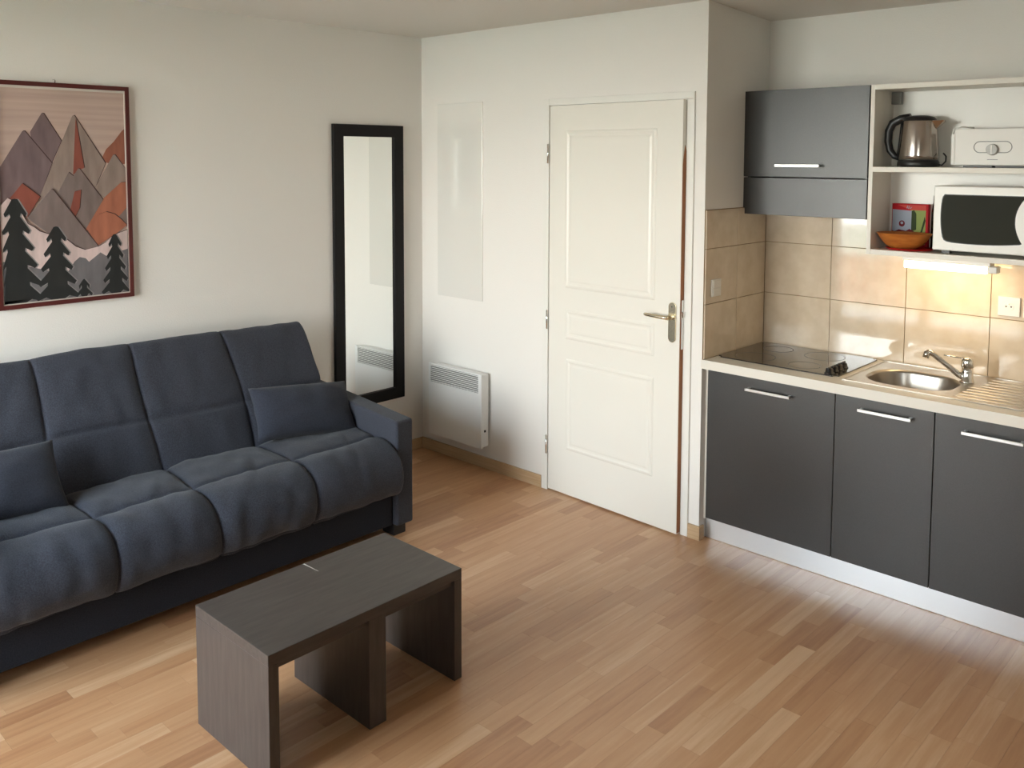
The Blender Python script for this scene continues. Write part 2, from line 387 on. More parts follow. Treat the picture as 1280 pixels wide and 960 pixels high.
# ------------------------------------------------------------------ base cabinets, plinth, worktop
FY = .032; GX = [1.956, 2.555, 2.948, 3.452]
names = [('anthracite base cabinet under the black hob, leftmost of the row', 1), ('narrow anthracite base cabinet under the sink bowl', 1), ('anthracite base cabinet under the ribbed drainer, right of the narrow one', 1)]
hx = [(2.157, 2.367), (2.659, 2.869), (3.052, 3.261)]
for i, (lb, _) in enumerate(names):
    x0, x1 = GX[i], GX[i+1]
    r = thing('base_cabinet', lb, 'cabinet', ((x0+x1)/2, .3, 0), 'base cabinets under the worktop')
    bm = NB(); xa = x0-(.014 if i == 0 else 0)
    box(bm, xa, x0+.017, FY+.020, RD-.01, .094, .806); box(bm, x1-.017, x1, FY+.020, RD-.01, .094, .806)
    box(bm, x0+.017, x1-.017, FY+.020, RD-.01, .094, .112); box(bm, x0+.017, x1-.017, RD-.03, RD-.01, .112, .806)
    obj('carcass', bm, M_carc, r, .001)
    if i == 0: bx('side_panel', (x0-.0145, x0-.003, FY+.003, FY+.020, .094, .806), M_carc, r, .001)
    d = bx('cabinet_door', (x0+(-.001 if i == 0 else .0015), x1-.0015, FY, FY+.018, .101, .803), M_front, r, .0012)
    hz = (.750, .756, .748)[i]; h0, h1 = hx[i]
    hb = bx('handle', (h0, h1, .000, .006, hz-.006, hz+.006), M_handle, d, .0015)
    bx('handle_post', (h0+.004, h0+.014, .006, FY, hz-.005, hz+.005), M_handle, d, .001)
    bx('handle_post', (h1-.014, h1-.004, .006, FY, hz-.005, hz+.005), M_handle, d, .001)
tag(bx('plinth', (WX+.006, KX, .052, .066, 0.001, .0935), M_alu, bevel=.001), 'brushed aluminium plinth strip along the floor under the base cabinets', 'plinth')
# worktop with cut-out for the sink
SB = (2.600, 2.952, .128, .435)   # bowl
bm = NB(); WT = (WX+.009, KX-.002, .010, RD-.004); zz = (.8085, .850)
cx0, cx1, cy0, cy1 = SB[0]-.012, SB[1]+.012, SB[2]-.012, SB[3]+.012
box(bm, WT[0], cx0, WT[2], WT[3], *zz); box(bm, cx1, WT[1], WT[2], WT[3], *zz)
box(bm, cx0, cx1, WT[2], cy0, *zz); box(bm, cx0, cx1, cy1, WT[3], *zz)
box(bm, WX-.004, WT[0], WT[2]-.012, -.001, *zz); box(bm, WT[0], WT[1], WT[2]-.012, WT[2], *zz)
bmesh.ops.remove_doubles(bm, verts=bm.verts[:], dist=.0001)
tag(obj('worktop', bm, M_carc), 'long cream laminate worktop over the anthracite base cabinets', 'worktop')

# hob
hob = thing('ceramic_hob', 'black glass electric hob with four knobs set in the worktop left of the sink', 'hob', (2.24, .31, .850))
bm = NB(); box(bm, 1.958, 2.532, .098, .552, .8505, .8555)
bmesh.ops.bevel(bm, geom=[e for e in bm.edges if abs(e.verts[0].co.z-e.verts[1].co.z) > .003], offset=.02, segments=5, affect='EDGES')
gl = obj('glass_plate', bm, M_glassblack, hob, .0012)
M_ring = mat('hob_marking', (.10, .095, .09, 1), .3)
for (hx_, hy_, hr) in ((2.10, .205, .09), (2.10, .43, .07), (2.33, .43, .09), (2.34, .20, .07)):
    bm = NB(); lathe(bm, [(hr, .8556), (hr, .8559), (hr-.002, .8559), (hr-.002, .8556), (hr, .8556)], (hx_, hy_, 0), 48); obj('cooking_zone', bm, M_ring, gl)
for k in range(4):
    bm = NB(); cy_ = .130+k*.048
    lathe(bm, [(0, .8556), (.021, .8556), (.021, .859), (.017, .861), (.0155, .874), (.013, .877), (0, .877)], (2.484, cy_, 0), 24)
    box(bm, 2.481, 2.487, cy_-.015, cy_+.015, .875, .882)
    obj('knob', bm, M_black, hob)

# sink with drainer
sink = thing('sink_unit', 'stainless steel sink with one bowl and ribbed drainer, right of the black hob', 'sink', (2.95, .31, .850))
def rrect(x0, x1, y0, y1, r, n=8):
    P = []
    for cx, cy, a0 in ((x1-r, y1-r, 0), (x0+r, y1-r, 90), (x0+r, y0+r, 180), (x1-r, y0+r, 270)):
        for k in range(n+1):
            a = math.radians(a0+90*k/n); P.append((cx+r*math.cos(a), cy+r*math.sin(a)))
    return P
inner = rrect(*SB, .125)
outer = rrect(2.562, 3.440, .078, .548, .02)
bm = NB(); z0 = .8525
# plate: outer ring bridged to the bowl opening by matched angular samples, then drainer zone
N = len(inner)
plate_out = rrect(2.562, 2.990, .078, .548, .006)
vo = [bm.verts.new((x, y, z0)) for x, y in plate_out]; vi = [bm.verts.new((x, y, z0)) for x, y in inner]
for k in range(N): bm.faces.new((vo[k], vo[(k+1) % N], vi[(k+1) % N], vi[k]))
box(bm, 2.990, 3.440, .078, .548, z0-.0018, z0)
# raised outer rim
for a in ((2.562, 3.440, .078, .083), (2.562, 3.440, .543, .548), (2.562, 2.567, .083, .543), (3.435, 3.440, .083, .543)):
    box(bm, *a, .8503, .8545)
obj('sink_plate', bm, M_steel, sink)
bm = NB(); prev = None
for ins, z in ((0, z0), (.004, z0-.002), (.008, .840), (.014, .780), (.026, .735), (.050, .716), (.080, .712), (.12, .710)):
    r = max(.125-ins*.6, .03)
    P = rrect(SB[0]+ins, SB[1]-ins, SB[2]+ins, SB[3]-ins, min(r, (SB[3]-SB[2])/2-ins-.001))
    cur = [bm.verts.new((x, y, z)) for x, y in P]
    if prev:
        for k in range(N): bm.faces.new((prev[k], prev[(k+1) % N], cur[(k+1) % N], cur[k])).smooth = True
    prev = cur
bm.faces.new(prev)
bw = obj('sink_bowl', bm, M_bowlsteel, sink, smooth=True)
bm = NB(); lathe(bm, [(0, .713), (.02, .713), (.036, .7155), (.04, .712)], (2.776, .29, 0), 32); obj('drain', bm, M_chrome, bw)
for k in range(9):
    y = .128+k*.046
    xa = 2.985+(.0 if y < .34 else .03)
    bm = NB(); tube(bm, [(xa, y, z0-.001), (xa+.012, y, z0+.0012), (3.39, y, z0+.0012), (3.40, y, z0-.001)], .0085, 12, flat=.30); obj('drainer_rib', bm, M_steel, sink)
# tap
tap = thing('mixer_tap', 'chrome single-lever mixer tap standing on the sink between bowl and drainer', 'tap', (2.955, .385, .853))
bm = NB(); lathe(bm, [(0, .853), (.028, .853), (.028, .858), (.0235, .862), (.0225, .90), (.0215, .915), (0, .915)], (2.955, .385, 0), 32); obj('tap_body', bm, M_chrome, tap)
bm = NB(); tube(bm, [(2.950, .383, .868), (2.925, .374, .884), (2.880, .357, .922), (2.838, .341, .957), (2.822, .335, .966), (2.812, .331, .963)], [.014, .0125, .0115, .0115, .0125, .013], 16); sp = obj('spout', bm, M_chrome, tap)
bm = NB(); tube(bm, [(2.815, .332, .970), (2.808, .329, .944)], .013, 20); obj('aerator', bm, M_chrome, sp)
bm = NB(); lathe(bm, [(.0215, .915), (.0235, .918), (.0235, .942), (.019, .952), (.010, .957), (0, .958)], (2.955, .385, 0), 32)
hd = obj('tap_head', bm, M_chrome, tap)
bm = NB(); tube(bm, [(2.950, .383, .950), (2.91, .366, .957), (2.872, .352, .960)], [.008, .006, .0055], 12, flat=.6); obj('lever', bm, M_chrome, hd)

# sockets and switch
def socket(x0, lb):
    r = thing('wall_socket', lb, 'socket', (x0+.042, RD-.003, 1.16), 'sockets on the tiles')
    bx('face_plate', (x0, x0+.083, RD-.013, RD-.0035, 1.119, 1.199), M_wplast, r, .002)
    cx, cz = x0+.0415, 1.159
    bm = NB(); tube(bm, [(cx, RD-.0145, cz), (cx, RD-.0128, cz)], .020, 28)
    rc = obj('socket_well', bm, M_wplast, r, .001)
    for dx in (-.0095, .0095):
        bm = NB(); tube(bm, [(cx+dx, RD-.0152, cz), (cx+dx, RD-.0143, cz)], .0032, 12); obj('pin_hole', bm, M_black, rc)
    bm = NB(); tube(bm, [(cx, RD-.018, cz+.0095), (cx, RD-.0143, cz+.0095)], .0024, 10); obj('earth_pin', bm, M_chrome, rc)
socket(3.014, 'white square socket on the beige tiles, directly right of the lit lamp')
socket(3.109, 'white socket cut by the photo right edge, beside the full one')
r = thing('light_switch', 'small double rocker switch plate on the shaded side-wall tiles above the hob', 'switch', (WX+.008, .09, 1.174))
bx('face_plate', (WX+.0085, WX+.016, .050, .131, 1.134, 1.214), M_wplast, r, .002)
bx('rocker', (WX+.016, WX+.019, .058, .123, 1.176, 1.208), M_wplast, r, .001)
bx('rocker', (WX+.016, WX+.019, .058, .123, 1.140, 1.172), M_wplast, r, .001)

# ------------------------------------------------------------------ wall cabinet
wc = thing('wall_cabinet', 'anthracite two-flap wall cabinet above the hob, left of the open shelves', 'cabinet', (2.23, .45, 1.505))
bm = NB(); x0, x1, z0_, z1_ = 1.952, 2.530, 1.508, 2.084
box(bm, x0, x0+.016, .3635, RD-.005, z0_, z1_); box(bm, x1-.016, x1, .3635, RD-.005, z0_, z1_)
box(bm, x0+.016, x1-.016, .3635, RD-.005, z0_, z0_+.016); box(bm, x0+.016, x1-.016, .3635, RD-.005, z1_-.016, z1_); box(bm, x0+.016, x1-.016, RD-.015, RD-.005, z0_+.016, z1_-.016)
obj('carcass', bm, M_front, wc, .001)
d = bx('flap_door', (1.930, 2.533, .345, .363, 1.6835, 2.086), M_front, wc, .0012)
bx('handle', (2.114, 2.328, .312, .319, 1.730, 1.743), M_handle, d, .0015)
bx('handle_post', (2.118, 2.130, .319, .345, 1.731, 1.742), M_handle, d, .001); bx('handle_post', (2.312, 2.324, .319, .345, 1.731, 1.742), M_handle, d, .001)
bx('flap_door', (1.930, 2.533, .347, .363, 1.505, 1.6790), M_front, wc, .0012)

# open shelf unit
su = thing('shelf_unit', 'open cream wall shelf unit holding the kettle, toaster and microwave', 'shelf', (2.99, .45, 1.356))
SX0, SX1 = 2.538, 3.440; SY0, SY1 = .345, RD-.005
bx('side_panel', (SX0, SX0+.018, SY0, SY1, 1.356, 2.087), M_carc, su, .001); bx('side_panel', (SX1-.018, SX1, SY0, SY1, 1.356, 2.087), M_carc, su, .001)
bx('top_board', (SX0+.018, SX1-.018, SY0, SY1, 2.065, 2.087), M_carc, su, .001)
bx('middle_shelf', (SX0+.018, SX1-.018, SY0, SY1-.006, 1.713, 1.735), M_carc, su, .001)
bx('bottom_shelf', (SX0+.018, SX1-.018, SY0, SY1-.006, 1.356, 1.378), M_carc, su, .001)
bx('back_panel', (SX0+.018, SX1-.018, SY1-.005, SY1, 1.356, 2.065), M_wplast, su, 0)
bx('hanging_bracket', (SX0+.019, 2.598, SY1-.035, SY1-.006, 2.010, 2.064), M_grey, su, .002, 'grey hanging bracket in the top left corner')

# lamp under the shelf
lamp = thing('strip_lamp', 'glowing warm strip lamp fixed under the open shelf above the sink', 'lamp', (2.86, .38, 1.33))
bx('lamp_housing', (2.690, 3.030, .358, .420, 1.340, 1.3555), M_wplast, lamp, .001)
bx('diffuser', (2.694, 3.018, .362, .416, 1.308, 1.3398), M_lamp, lamp, .004)
bx('end_cap', (3.0185, 3.055, .362, .416, 1.312, 1.3398), M_wplast, lamp, .004)
al = bpy.data.lights.new('strip_lamp_light', 'AREA'); al.shape = 'RECTANGLE'; al.size = .32; al.size_y = .05; al.energy = .38; al.color = (1, .72, .40)
alo = bpy.data.objects.new('strip_lamp_light', al); COL.objects.link(alo); alo.parent = lamp; alo.location = (-.004, .012, -.026); alo.rotation_euler = (math.radians(18), 0, 0)

# ------------------------------------------------------------------ kettle
KC = (2.706, .455); z = 1.7355
kt = thing('electric_kettle', 'brushed steel electric kettle with black handle and base on the upper shelf', 'kettle', (KC[0], KC[1], z))
bm = NB(); lathe(bm, [(0, z), (.080, z), (.084, z+.004), (.083, z+.020), (.078, z+.030), (0, z+.030)], (KC[0], KC[1], 0), 48); obj('power_base', bm, M_black, kt)
M_kettle = mat('kettle_steel', (.52, .47, .43, 1), .16, 1)
bm = NB(); lathe(bm, [(0, z+.031), (.079, z+.031), (.0795, z+.05), (.0745, z+.12), (.068, z+.190), (.0665, z+.196), (0, z+.196)], (KC[0], KC[1], 0), 56); obj('kettle_body', bm, M_kettle, kt)
bm = NB(); lathe(bm, [(.0665, z+.1965), (.0660, z+.203), (.055, z+.213), (.03, z+.219), (0, z+.221)], (KC[0], KC[1], 0), 48); obj('lid', bm, M_black, kt)
bm = NB(); a = [(KC[0]+.060, z+.150), (KC[0]+.105, z+.190), (KC[0]+.103, z+.197), (KC[0]+.060, z+.196)]
vs = []
for (x, zc, w) in ((a[0][0], a[0][1], .006), (a[1][0], a[1][1], .005), (a[2][0], a[2][1], .012), (a[3][0], a[3][1], .032)):
    vs.append((bm.verts.new((x, KC[1]-w, zc)), bm.verts.new((x, KC[1]+w, zc))))
for i in range(4):
    j = (i+1) % 4; bm.faces.new((vs[i][0], vs[j][0], vs[j][1], vs[i][1]))
bm.faces.new([v[0] for v in vs]); bm.faces.new([v[1] for v in vs][::-1])
obj('kettle_spout', bm, M_kettle, kt, .002)
bm = NB(); hxs = [(-.035, .216), (-.075, .206), (-.110, .188), (-.126, .155), (-.128, .110), (-.118, .070), (-.098, .045), (-.076, .036)]
tube(bm, [(KC[0]+x, KC[1]-.006, z+zz_) for x, zz_ in hxs], [.014, .018, .018, .017, .016, .015, .013, .011], 14)
tube(bm, [(KC[0]-.064, KC[1]-.006, z+.20), (KC[0]-.073, KC[1]-.006, z+.12), (KC[0]-.082, KC[1]-.006, z+.04)], [.011, .009, .008], 12)
obj('kettle_handle', bm, M_black, kt)
bm = NB(); tube(bm, [(KC[0]+.078, KC[1], z+.012), (KC[0]+.098, KC[1]-.005, z+.008), (KC[0]+.113, KC[1]-.006, z+.024), (KC[0]+.112, KC[1], z+.045), (KC[0]+.098, KC[1]+.01, z+.058)], .0032, 10)
obj('power_cord', bm, M_black, kt)

# toaster
ts = thing('long_slot_toaster', 'white long-slot toaster with a round dial, right of the kettle on the upper shelf', 'toaster', (3.03, .46, 1.7355))
TX0, TX1, TY0, TY1 = 2.846, 3.226, .402, .548
bm = NB(); box(bm, TX0, TX1, TY0, TY1, 1.744, 1.893)
bmesh.ops.bevel(bm, geom=[e for e in bm.edges if abs(e.verts[0].co.z-e.verts[1].co.z) > .1 or (e.verts[0].co.z > 1.8 and e.verts[1].co.z > 1.8 and abs(e.verts[0].co.x-e.verts[1].co.x) < .01)], offset=.020, segments=5, affect='EDGES')
obj('toaster_body', bm, M_wplast2, ts, .003)
for a, b in ((2.900, 3.010), (3.020, 3.130)): bx('foot', (a, b, TY0+.004, TY1-.01, 1.7355, 1.744), M_black, ts, .001)
bx('toast_slot', (TX0+.03, TX1-.03, .455, .485, 1.8925, 1.8945), M_black, ts, 0)
mx_, mz, rr = 3.010, 1.818, .0225
pts = []
for k in range(13): a = -math.pi/2+math.pi*k/12; pts.append((mx_+.047+rr*math.cos(a), TY0-.0005, mz+rr*math.sin(a)))
for k in range(13): a = math.pi/2+math.pi*k/12; pts.append((mx_-.047+rr*math.cos(a), TY0-.0005, mz+rr*math.sin(a)))
bm = NB(); tube(bm, pts+[pts[0]], .0016, 6, caps=False); obj('control_outline', bm, M_grey, ts, label='grey outline around the dial')
bm = NB(); tube(bm, [(mx_, TY0+.001, mz-.010), (mx_, TY0-.016, mz-.010)], [.0235, .021], 28); kn = obj('dial', bm, mat('dial_grey', (.42, .41, .38, 1), .35), ts, .002, 'grey round dial')
bx('dial_pointer', (mx_-.002, mx_+.002, TY0-.019, TY0-.016, mz-.028, mz+.008), M_wplast, kn, 0)
bx('printed_mark', (2.991, 3.030, TY0-.0006, TY0+.001, 1.7665, 1.7690), M_grey, ts, 0)

bm = NB(); tube(bm, [(2.838, .50, 1.80), (2.832, .47, 1.86), (2.845, .46, 1.893), (2.875, .47, 1.904), (2.91, .50, 1.899)], .003, 8); obj('toaster_cord', bm, M_wplast, ts)
# microwave
mw = thing('microwave_oven', 'white microwave oven with dark window on the lower shelf', 'microwave', (3.05, .46, 1.378))
MX0, MX1, MZ0, MZ1 = 2.803, 3.270, 1.392, 1.659; MY = .372
bx('oven_body', (MX0, MX1, MY+.022, .556, MZ0, MZ1), M_wplast, mw, .004)
dr = bx('oven_door', (MX0, 3.160, MY, MY+.021, MZ0, MZ1), M_wplast, mw, .004)
def arc(x0, z0, x1, z1, b, n=8):
    out = []
    for k in range(n+1):
        t = k/n; s = 4*t*(1-t)*b; dx, dz = x1-x0, z1-z0; L = math.hypot(dx, dz)
        out.append((x0+dx*t+dz/L*s, z0+dz*t-dx/L*s))
    return out
poly = [(2.848, 1.622), (2.841, 1.612)]+arc(2.838, 1.600, 2.843, 1.452, .006)+[(2.850, 1.438), (2.862, 1.432)]+arc(2.880, 1.429, 3.126, 1.436, .006)+arc(3.134, 1.440, 3.146, 1.622, -.032, 12)
bm = NB(); prism(bm, poly, 'y', MY-.0015, MY+.002)
obj('oven_window', bm, mat('smoked_glass', (.030, .031, .023, 1), .35, spec=.03), dr)
bm = NB(); prism(bm, [(x+(.003 if x > 2.95 else -.003), z_+(.003 if z_ > 1.53 else -.003)) for x, z_ in poly], 'y', MY-.0006, MY+.002); obj('window_rim', bm, M_black, dr)
bx('control_panel', (3.162, MX1, MY, MY+.021, MZ0, MZ1), M_wplast, mw, .004)
bx('foot', (MX0+.03, MX0+.06, .40, .43, 1.378, MZ0), M_black, mw, 0); bx('foot', (MX1-.06, MX1-.03, .40, .43, 1.378, MZ0), M_black, mw, 0)
bx('foot', (MX0+.03, MX0+.06, .51, .54, 1.378, MZ0), M_black, mw, 0); bx('foot', (MX1-.06, MX1-.03, .51, .54, 1.378, MZ0), M_black, mw, 0)

# bowl, plate, packet, carafe
BC = (2.668, .427)
bm = NB(); lathe(bm, [(0, 1.3785), (.088, 1.3785), (.100, 1.385), (.101, 1.3865), (.087, 1.3815), (0, 1.3815)], (BC[0]+.02, BC[1]+.016, 0), 48, sy=.8)
tag(obj('plate', bm, M_red, origin=(BC[0]+.02, BC[1]+.016, 1.378), smooth=True), 'red plate under the orange-brown bowl on the lower shelf', 'plate')
bm = NB(); zb = 1.3822
lathe(bm, [(0, zb), (.050, zb), (.078, zb+.018), (.100, zb+.045), (.113, zb+.066), (.116, zb+.068), (.112, zb+.068), (.097, zb+.047), (.074, zb+.022), (.046, zb+.006), (0, zb+.006)], (BC[0], BC[1], 0), 56, sy=.76)
tag(obj('bowl', bm, M_wood_bowl, origin=(BC[0], BC[1], zb)), 'orange-brown boat-shaped bowl on the lower shelf beside the microwave', 'bowl')
# the packet leans behind the bowl
M_pr = [mat('packet_red', srgb(176, 22, 34), .6, spec=.2), mat('packet_grey', srgb(150, 158, 172), .6, spec=.2), mat('packet_green', srgb(140, 154, 86), .6, spec=.2), mat('packet_dark_red', srgb(98, 12, 22), .6, spec=.2), mat('packet_pink', srgb(196, 74, 66), .6, spec=.2), mat('packet_dark_green', srgb(48, 62, 30), .6, spec=.2)]
pk = thing('tea_packet', 'red and green printed tea packet standing behind the bowl', 'packet', (2.655, .545, 1.3785))
PX0, PX1, PZ0, PZ1, PY = 2.577, 2.732, 1.3785, 1.572, .526
bx('packet_box', (PX0, PX1, PY, PY+.028, PZ0, PZ1), M_pr[0], pk, .001)
def fp(nm, poly, mi, lay):
    bm = NB(); prism(bm, poly, 'y', PY-.0003*lay, PY+.0001); obj(nm, bm, M_pr[mi], pk)
fp('print_field', [(2.65, 1.395), (2.722, 1.395), (2.722, 1.545), (2.66, 1.558)], 2, 1)
fp('print_band', [(2.66, 1.545), (2.722, 1.545), (2.722, 1.567), (2.60, 1.567)], 4, 2)
fp('print_photo', [(2.580, 1.44), (2.662, 1.44), (2.662, 1.542), (2.580, 1.546)], 1, 3)
fp('print_leaf', [(2.662, 1.45), (2.684, 1.46), (2.682, 1.53), (2.672, 1.545), (2.662, 1.54)], 5, 3)
fp('print_leaf', [(2.69, 1.40), (2.697, 1.40), (2.722, 1.50), (2.718, 1.52)], 5, 2)
fp('print_fruit', [(2.580, 1.40), (2.67, 1.40), (2.676, 1.45), (2.655, 1.462), (2.64, 1.452), (2.61, 1.458), (2.59, 1.448), (2.580, 1.452)], 3, 4)
pts = [(2.622+.013*math.cos(2*math.pi*k/16), 1.484+.014*math.sin(2*math.pi*k/16)) for k in range(16)]
fp('print_fruit', pts, 3, 5)
fp('print_fruit', [(2.622+.006*math.cos(2*math.pi*k/12), 1.487+.006*math.sin(2*math.pi*k/12)) for k in range(12)], 1, 6)
fp('print_fruit', [(2.640+.009*math.cos(2*math.pi*k/12), 1.433+.008*math.sin(2*math.pi*k/12)) for k in range(12)], 1, 6)
for k, (a, b) in enumerate((((2.640, 1.552), (2.643, 1.564)), ((2.646, 1.550), (2.650, 1.562)), ((2.653, 1.551), (2.660, 1.558)))):
    fp('print_sprig', [(a[0], a[1]), (a[0]+.004, a[1]), (b[0]+.003, b[1]), (b[0], b[1])], 1, 4)
bm = NB(); gc = (2.772, .515); r0 = .0225
lathe(bm, [(0, 1.3787), (r0, 1.3787), (r0, 1.54), (r0*.75, 1.58), (r0*.7, 1.612), (r0*.62, 1.612), (r0*.66, 1.58), (r0*.9, 1.54), (r0*.9, 1.384), (0, 1.384)], (gc[0], gc[1], 0), 32)
tag(obj('glass_bottle', bm, M_clear, origin=(gc[0], gc[1], 1.3787)), 'narrow clear glass bottle between the tea packet and the microwave', 'bottle')

# ------------------------------------------------------------------ convector heater
ht = thing('convector_heater', 'white electric wall convector with a slatted grille, left of the door', 'heater', (.37, -.04, .139))
HX0, HX1, HZ0, HZ1 = .146, .588, .139, .560
bx('heater_body', (HX0+.004, HX1-.004, -.070, -.018, HZ0+.004, HZ1-.004), M_heater, ht, .004)
bm = NB(); gz0, gz1 = .452, .552
for a in ((HX0, HX1, -.080, -.069, HZ0, gz0), (HX0, HX1, -.080, -.069, gz1, HZ1), (HX0, HX0+.012, -.080, -.069, gz0, gz1), (HX1-.026, HX1, -.080, -.069, gz0, gz1)): box(bm, *a)
bmesh.ops.remove_doubles(bm, verts=bm.verts[:], dist=.0001)
fpn = obj('front_panel', bm, M_heater, ht)
bx('grille_shade_plate', (HX0+.010, HX1-.024, -.0715, -.0695, gz0-.002, gz1+.002), M_dark, ht, 0, 'dark plate behind the slats, coloured as the shade between them')  # flat plate, its dark colour paints the shade in the slat gaps
for k in range(9):
    zc = gz0+.0058+k*.01105
    bx('slat', (HX0+.010, HX1-.024, -.0795, -.0715, zc-.0025, zc+.0025), M_heater, ht, .0006)
bx('wall_bracket', (HX0+.05, HX1-.05, -.019, 0, HZ0+.06, HZ1-.06), M_grey, ht, .001)
bx('control_knob', (HX1-.004, HX1+.002, -.055, -.045, .228, .240), M_black, ht, .001)

# glossy white board
bd = tag(bx('wall_board', (.149, .521, -.008, -.0005, .957, 2.077), M_board, bevel=.001, origin=(.335, -.004, .957)), 'frameless glossy white board on the wall above the heater', 'board')

# black framed mirror
mr = thing('wall_mirror', 'tall narrow wall mirror in a black frame beside the room corner', 'mirror', (.0, -.405, .35))
y0, y1, z0_, z1_ = -.650, -.160, .349, 1.950; fw = .067
bm = NB(); lay = [(y0, y1, z0_, z1_), (y0+fw, y1-fw, z0_+fw, z1_-fw)]
xs = (.001, .024)
def ringbox(bm, o_, i_, xa, xb):
    O = [(o_[0], o_[2]), (o_[1], o_[2]), (o_[1], o_[3]), (o_[0], o_[3])]; I = [(i_[0], i_[2]), (i_[1], i_[2]), (i_[1], i_[3]), (i_[0], i_[3])]
    vO = [[bm.verts.new((x, *p)) for p in O] for x in (xa, xb)]; vI = [[bm.verts.new((x, *p)) for p in I] for x in (xa, xb)]
    for k in range(4):
        j = (k+1) % 4
        bm.faces.new((vO[1][k], vO[1][j], vI[1][j], vI[1][k])); bm.faces.new((vO[0][k], vI[0][k], vI[0][j], vO[0][j]))
        bm.faces.new((vO[0][k], vO[0][j], vO[1][j], vO[1][k])); bm.faces.new((vI[0][k], vI[1][k], vI[1][j], vI[0][j]))
ringbox(bm, *lay, *xs); obj('mirror_frame', bm, M_blackwood, mr, .003)
bx('mirror_pane', (.004, .010, y0+fw-.003, y1-fw+.003, z0_+fw-.003, z1_-fw+.003), M_mirror, mr, 0)

# ------------------------------------------------------------------ framed picture
pc = thing('framed_picture', 'framed picture of brown mountains and dark fir trees above the sofa', 'picture', (.0, -2.04, 1.13))
o_ = (-2.325, -1.760, 1.129, 2.081); i_ = (-2.307, -1.778, 1.148, 2.062)
bm = NB(); ringbox(bm, o_, i_, .002, .022); obj('picture_frame', bm, M_frame, pc, .002)
bm = NB(); i2 = (i_[0]+.004, i_[1]-.004, i_[2]+.004, i_[3]-.010)
ringbox(bm, (i_[0]-.001, i_[1]+.001, i_[2]-.001, i_[3]+.001), i2, .006, .0165); obj('picture_liner', bm, mat('cream_liner', (.62, .58, .52, 1), .6), pc)
bx('picture_sheet', (.003, .012, i_[0]-.001, i_[1]+.001, i_[2]-.001, i_[3]+.001), mat('picture_sky', srgb(180, 156, 146), .6, var=(3, srgb(196, 172, 160), .3, .7), stretch=(1, .4, 14)), pc, 0)
def pm(n_, c): return mat('picture_'+n_, srgb(*c), .6, var=(14, srgb(*[min(255, int(v*1.16)+4) for v in c]), .3, .75), stretch=(1, 2, .5))
PM = dict(purple=pm('purple', (106, 88, 90)), grey=pm('grey', (132, 116, 108)), grey2=pm('grey_dark', (112, 98, 94)), red=pm('red', (124, 66, 54)), orange=pm('orange', (150, 92, 70)), rust=pm('rust', (132, 80, 62)),
          snow=pm('snow', (188, 168, 164)), hill=pm('hill', (98, 94, 96)), fir=pm('fir', (27, 29, 29)), line=pm('line', (58, 36, 34)), fir_light=pm('fir_edge', (120, 116, 116)))
SHP = [
 ('mountain', 'rust', [(-1.891,1.75),(-1.866,1.8),(-1.83,1.836),(-1.793,1.884),(-1.784,1.89),(-1.784,1.735),(-1.832,1.73)]),
 ('mountain', 'purple', [(-2.179,1.87),(-2.131,1.95),(-2.123,1.95),(-2.055,1.835),(-2.099,1.736),(-2.148,1.685)]),
 ('mountain', 'purple', [(-2.303,1.717),(-2.208,1.874),(-2.200,1.874),(-2.096,1.739),(-2.151,1.595),(-2.246,1.553),(-2.303,1.534)]),
 ('mountain', 'grey', [(-2.154,1.589),(-2.006,1.944),(-1.998,1.946),(-1.871,1.738),(-1.928,1.609),(-1.956,1.518),(-2.153,1.55)]),
 ('mountain', 'red', [(-1.993,1.935),(-1.963,1.718),(-1.988,1.709),(-2.011,1.689)]),
 ('mountain', 'grey', [(-1.928,1.614),(-1.836,1.776),(-1.828,1.776),(-1.784,1.716),(-1.784,1.638),(-1.873,1.58)]),
 ('mountain', 'grey2', [(-2.073,1.618),(-2.03,1.70),(-2.01,1.683),(-1.99,1.715),(-1.984,1.715),(-1.887,1.577),(-1.958,1.436),(-2.111,1.525)]),
 ('mountain', 'red', [(-2.007,1.616),(-1.98,1.622),(-1.989,1.543),(-2.019,1.486),(-2.032,1.522)]),
 ('mountain', 'orange', [(-1.967,1.446),(-1.879,1.587),(-1.806,1.651),(-1.784,1.653),(-1.784,1.529),(-1.878,1.419)]),
 ('mountain', 'grey2', [(-1.841,1.477),(-1.784,1.535),(-1.784,1.45)]),
 ('mountain', 'red', [(-2.27,1.59),(-2.217,1.655),(-2.149,1.598),(-2.203,1.512),(-2.237,1.531)]),
 ('mountain', 'orange', [(-1.958,1.446),(-1.94,1.482),(-1.91,1.511),(-1.875,1.522),(-1.84,1.511),(-1.81,1.486),(-1.784,1.458),(-1.83,1.424),(-1.92,1.372)]),
 ('mountain', 'grey2', [(-2.203,1.51),(-2.105,1.628),(-2.098,1.628),(-1.914,1.369),(-1.972,1.358),(-2.049,1.409),(-2.114,1.434),(-2.156,1.468)]),
 ('snow_slope', 'snow', [(-2.303,1.565),(-2.275,1.595),(-2.246,1.576),(-2.202,1.484),(-2.177,1.469),(-2.156,1.45),(-2.114,1.434),(-2.049,1.41),(-2.011,1.375),(-1.972,1.358),(-1.914,1.369),(-1.879,1.386),(-1.842,1.417),(-1.784,1.436),(-1.784,1.266),(-2.303,1.27)]),
 ('hill', 'hill', [(-2.054,1.256),(-2.019,1.309),(-1.996,1.328),(-1.971,1.321),(-1.957,1.304),(-1.906,1.342),(-1.881,1.324),(-1.784,1.350),(-1.784,1.153),(-2.303,1.153),(-2.303,1.331),(-2.285,1.333),(-2.19,1.30),(-2.128,1.28)]),
]
lx = .0122
def shp(nm, mt, poly, x1): bm = NB(); prism(bm, poly, 'x', .0118, x1); obj(nm, bm, PM[mt], pc)
